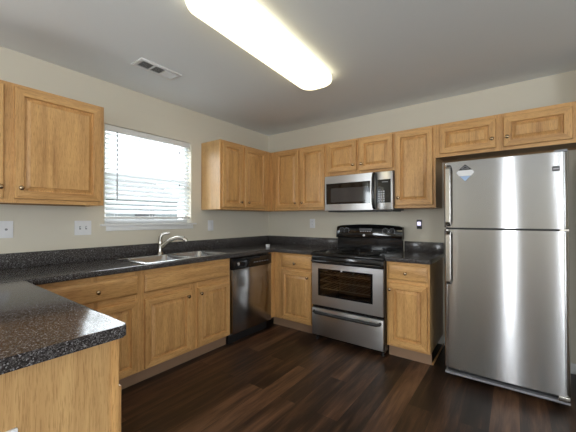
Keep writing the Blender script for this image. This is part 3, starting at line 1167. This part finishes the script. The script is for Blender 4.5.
for fx in (0.05, FW - 0.05):
    for fyy in (-0.55, -0.06):
        lathe(bm, [(0.02, 0.001), (0.02, 0.012), (0.012, 0.014), (0.012, 0.056)], (fx, fyy, 0), (0, 0, 1), 12)
finish('levelling_foot', bm, BLACKM, rf)
# badge on the freezer door
bm = bmesh.new()
extrude_poly(bm, round_rect(0.662, 0.700, 1.578, 1.612, 0.006), lambda u, v, s: (u, s, v), -0.640, -0.629)
bd = finish('badge', bm, DGREY, fz)
bm = bmesh.new()
box(bm, 0.667, 0.695, -0.6412, -0.640, 1.590, 1.597)
finish('badge_mark', bm, GREYMARK, bd)

# magnet on the freezer door
mg = thing('magnet', 'diamond-shaped black, white and pale blue magnet on the freezer door', 'magnet', (2.565, -0.6800, 1.610), -0.046)
def tri(name, pts, m, th):
    bm = bmesh.new()
    extrude_poly(bm, pts, lambda u, v, s: (u, s, v), -th, 0.0)
    return finish(name, bm, m, mg)
PALEBLUE = plain('pale_blue_vinyl', (0.36, 0.50, 0.74), 0.4)
tri('black_triangle', [(-0.046, 0.026), (0.046, 0.026), (0.0, 0.068)], BLACKM, 0.004)
wp = tri('white_band', [(-0.060, 0.006), (-0.042, -0.020), (0.042, -0.020), (0.060, 0.006), (0.046, 0.024), (-0.046, 0.024)], PLATE, 0.004)
tri('blue_triangle', [(-0.036, -0.022), (0.0, -0.060), (0.036, -0.022)], PALEBLUE, 0.004)
bm = bmesh.new()
for sx in (-1, 1):
    tube(bm, [(sx * 0.026, -0.0048, 0.034), (0.0, -0.0048, 0.057)], 0.0022, 6)
tube(bm, [(-0.02, -0.0048, 0.032), (0.02, -0.0048, 0.036)], 0.002, 6)
finish('roof_outline', bm, MGREY, mg)

# ------------------------------------------------------------------ ceiling light and vent
cl = thing('ceiling_light', 'long rounded acrylic fluorescent ceiling light glowing above the kitchen', 'ceiling light', (1.548, -1.755, H), math.radians(3.0))
LW, LL = 0.152, 0.680
bm = bmesh.new()
extrude_poly(bm, round_rect(-LW + 0.02, LW - 0.02, -LL + 0.03, LL - 0.03, 0.03), lambda u, v, s: (u, v, s), -0.016, -0.0005)
finish('base_pan', bm, WHITE, cl)
def diffuser_material():
    a = NT('glowing_acrylic')
    lw = a.n('ShaderNodeNewGeometry')
    a.set(**{'Base Color': (0.85, 0.83, 0.76, 1), 'Roughness': 0.35, 'Emission Color': (1.0, 0.88, 0.58, 1), 'Emission Strength': 2.3})
    return a.m
DIFF = diffuser_material()
bm = bmesh.new()
prev = None
for ins, z in ((0.014, -0.016), (0.002, -0.022), (0.0, -0.045), (0.006, -0.062), (0.022, -0.074), (0.055, -0.080)):
    loop = [bm.verts.new((u, v, z)) for u, v in round_rect(-LW + ins, LW - ins, -LL + ins, LL - ins, max(0.03, 0.115 - ins), 10)]
    if prev:
        n = len(loop)
        for k in range(n):
            bm.faces.new((prev[k], prev[(k + 1) % n], loop[(k + 1) % n], loop[k]))
    else:
        bm.faces.new(loop)
    prev = loop
bm.faces.new(prev)
finish('diffuser', bm, DIFF, cl, 60)

vt = thing('ceiling_vent', 'white three-section air vent in the ceiling above the window', 'vent', (0.565, -2.045, H))
bm = bmesh.new()
fo, fi = (0.082, 0.172), (0.050, 0.142)
box(bm, -fo[0], -fi[0], -fo[1], fo[1], -0.010, -0.0005, bev=0.003)
box(bm, fi[0], fo[0], -fo[1], fo[1], -0.010, -0.0005, bev=0.003)
box(bm, -fi[0], fi[0], -fo[1], -fi[1], -0.010, -0.0005, bev=0.003)
box(bm, -fi[0], fi[0], fi[1], fo[1], -0.010, -0.0005, bev=0.003)
for yy in (-0.047, 0.047):
    box(bm, -fi[0], fi[0], yy - 0.006, yy + 0.006, -0.009, -0.0005)
finish('frame', bm, WHITE, vt)
bm = bmesh.new()
box(bm, -fi[0], fi[0], -fi[1], fi[1], -0.0012, -0.0004)
finish('duct_opening', bm, DGREY, vt)
for s_, (ya, yb_, ang) in enumerate(((-0.140, -0.054, 50), (-0.040, 0.040, 35), (0.054, 0.140, -30))):
    bm = bmesh.new()
    n = 7
    for k in range(n):
        y = ya + (k + 0.5) * (yb_ - ya) / n
        hw = 0.0055
        c, s = math.cos(math.radians(ang)) * hw, math.sin(math.radians(ang)) * hw
        extrude_poly(bm, [(y - c, -0.0070 - s), (y + c, -0.0070 + s), (y + c, -0.0063 + s), (y - c, -0.0063 - s)], lambda u, v, t_: (t_, u, v), -fi[0] + 0.001, fi[0] - 0.001)
    finish('louvre', bm, WHITE, vt, 0)

# ------------------------------------------------------------------ wall plates
PG = 'white wall plates'
def plate(name, label, cat, loc, rotz, w, h, devices, pm=PLATE, group=PG):
    t = thing(name, label, cat, loc, rotz, group)
    bm = bmesh.new()
    extrude_poly(bm, round_rect(-w / 2, w / 2, -h / 2, h / 2, 0.004, 3), lambda u, v, s: (u, s, v), -0.006, -0.0004)
    finish('cover_plate', bm, pm, t)
    for kind, dx_ in devices:
        if kind == 'toggle':
            bm = bmesh.new()
            box(bm, dx_ - 0.006, dx_ + 0.006, -0.0075, -0.005, -0.013, 0.013)
            finish('toggle_slot', bm, MGREY, t)
            bm = bmesh.new()
            box(bm, dx_ - 0.004, dx_ + 0.004, -0.018, -0.006, -0.002, 0.009, bev=0.002)
            finish('toggle', bm, PLATE, t)
        elif kind == 'jack':
            bm = bmesh.new()
            lathe(bm, [(0.008, 0), (0.008, 0.003), (0.005, 0.004), (0.005, 0.010), (0, 0.010)], (dx_, -0.006, 0), (0, -1, 0), 12)
            finish('jack', bm, MGREY, t)
        elif kind == 'rocker':
            bm = bmesh.new()
            box(bm, dx_ - 0.016, dx_ + 0.016, -0.0095, -0.005, -0.033, 0.033, bev=0.002)
            finish('rocker', bm, PLATE, t)
        elif kind == 'outlet':
            for dz in (-0.02, 0.02):
                bm = bmesh.new()
                extrude_poly(bm, round_rect(dx_ - 0.016, dx_ + 0.016, dz - 0.014, dz + 0.014, 0.009, 4), lambda u, v, s: (u, s, v), -0.0085, -0.005)
                soc = finish('socket', bm, PLATE, t)
                bm = bmesh.new()
                for q in (-0.006, 0.006):
                    box(bm, dx_ + q - 0.0012, dx_ + q + 0.0012, -0.0088, -0.0080, dz - 0.003, dz + 0.006)
                finish('slot', bm, BLACKM, soc)
    return t

plate('wall_plate', 'single white wall plate with central jack at the far left edge', 'wall plate', (0, -2.845, 1.188), L90, 0.074, 0.120, [('jack', 0.0)])
plate('switch_plate', 'double white switch plate under the left wall cabinet', 'light switch', (0, -2.370, 1.188), L90, 0.122, 0.118, [('toggle', -0.022), ('toggle', 0.022)])
plate('switch_plate', 'single white rocker switch plate between the window and the corner', 'light switch', (0, -1.052, 1.184), L90, 0.076, 0.122, [('rocker', 0.0)])
plate('outlet_plate', 'pale outlet plate on the back wall left of the range', 'outlet', (0.753, 0, 1.200), 0, 0.074, 0.118, [('outlet', 0.0)])
plate('outlet_plate', 'white outlet plate low on the peninsula end panel', 'outlet', (1.797, -3.191, 0.647), L90, 0.076, 0.118, [('outlet', 0.0)])
nl = plate('outlet_plate', 'small dark outlet with a glowing night light right of the range', 'outlet', (2.070, 0, 1.200), 0, 0.052, 0.098, [], pm=DGREY)
bm = bmesh.new()
box(bm, -0.017, 0.017, -0.030, -0.006, -0.012, 0.028, bev=0.006)
finish('night_light_lens', bm, emit('night_light_glow', (0.78, 0.74, 1.0), 0.8), nl)
bm = bmesh.new()
box(bm, -0.017, 0.017, -0.026, -0.006, -0.040, -0.014, bev=0.004)
finish('night_light_base', bm, BLACKM, nl)

# ------------------------------------------------------------------ outside the sink window
bm = bmesh.new()
box(bm, -30, -0.14, -20, 20, -0.32, -0.30)
struct(finish('ground', bm, plain('lawn', (0.10, 0.16, 0.05), 0.9, noise=0.3)))
hs = thing('neighbor_house', 'grey neighbouring house seen faintly through the blind slats', 'house', (-16.0, 3.5, -0.3))
bm = bmesh.new()
box(bm, -3, 3, -3.6, 3.6, 0.0, 2.6)
finish('wall', bm, plain('grey_siding', (0.17, 0.18, 0.19), 0.7), hs)
bm = bmesh.new()
extrude_poly(bm, [(-3.4, 2.55), (3.4, 2.55), (0, 3.9)], lambda u, v, s: (u, s, v), -3.9, 3.9)
finish('roof', bm, plain('grey_shingles', (0.14, 0.135, 0.135), 0.9), hs)
for yy in (1.6,):
    bm = bmesh.new()
    box(bm, 3.0, 3.05, yy - 0.5, yy + 0.5, 0.9, 2.2)
    finish('house_window', bm, BLACKG, hs)
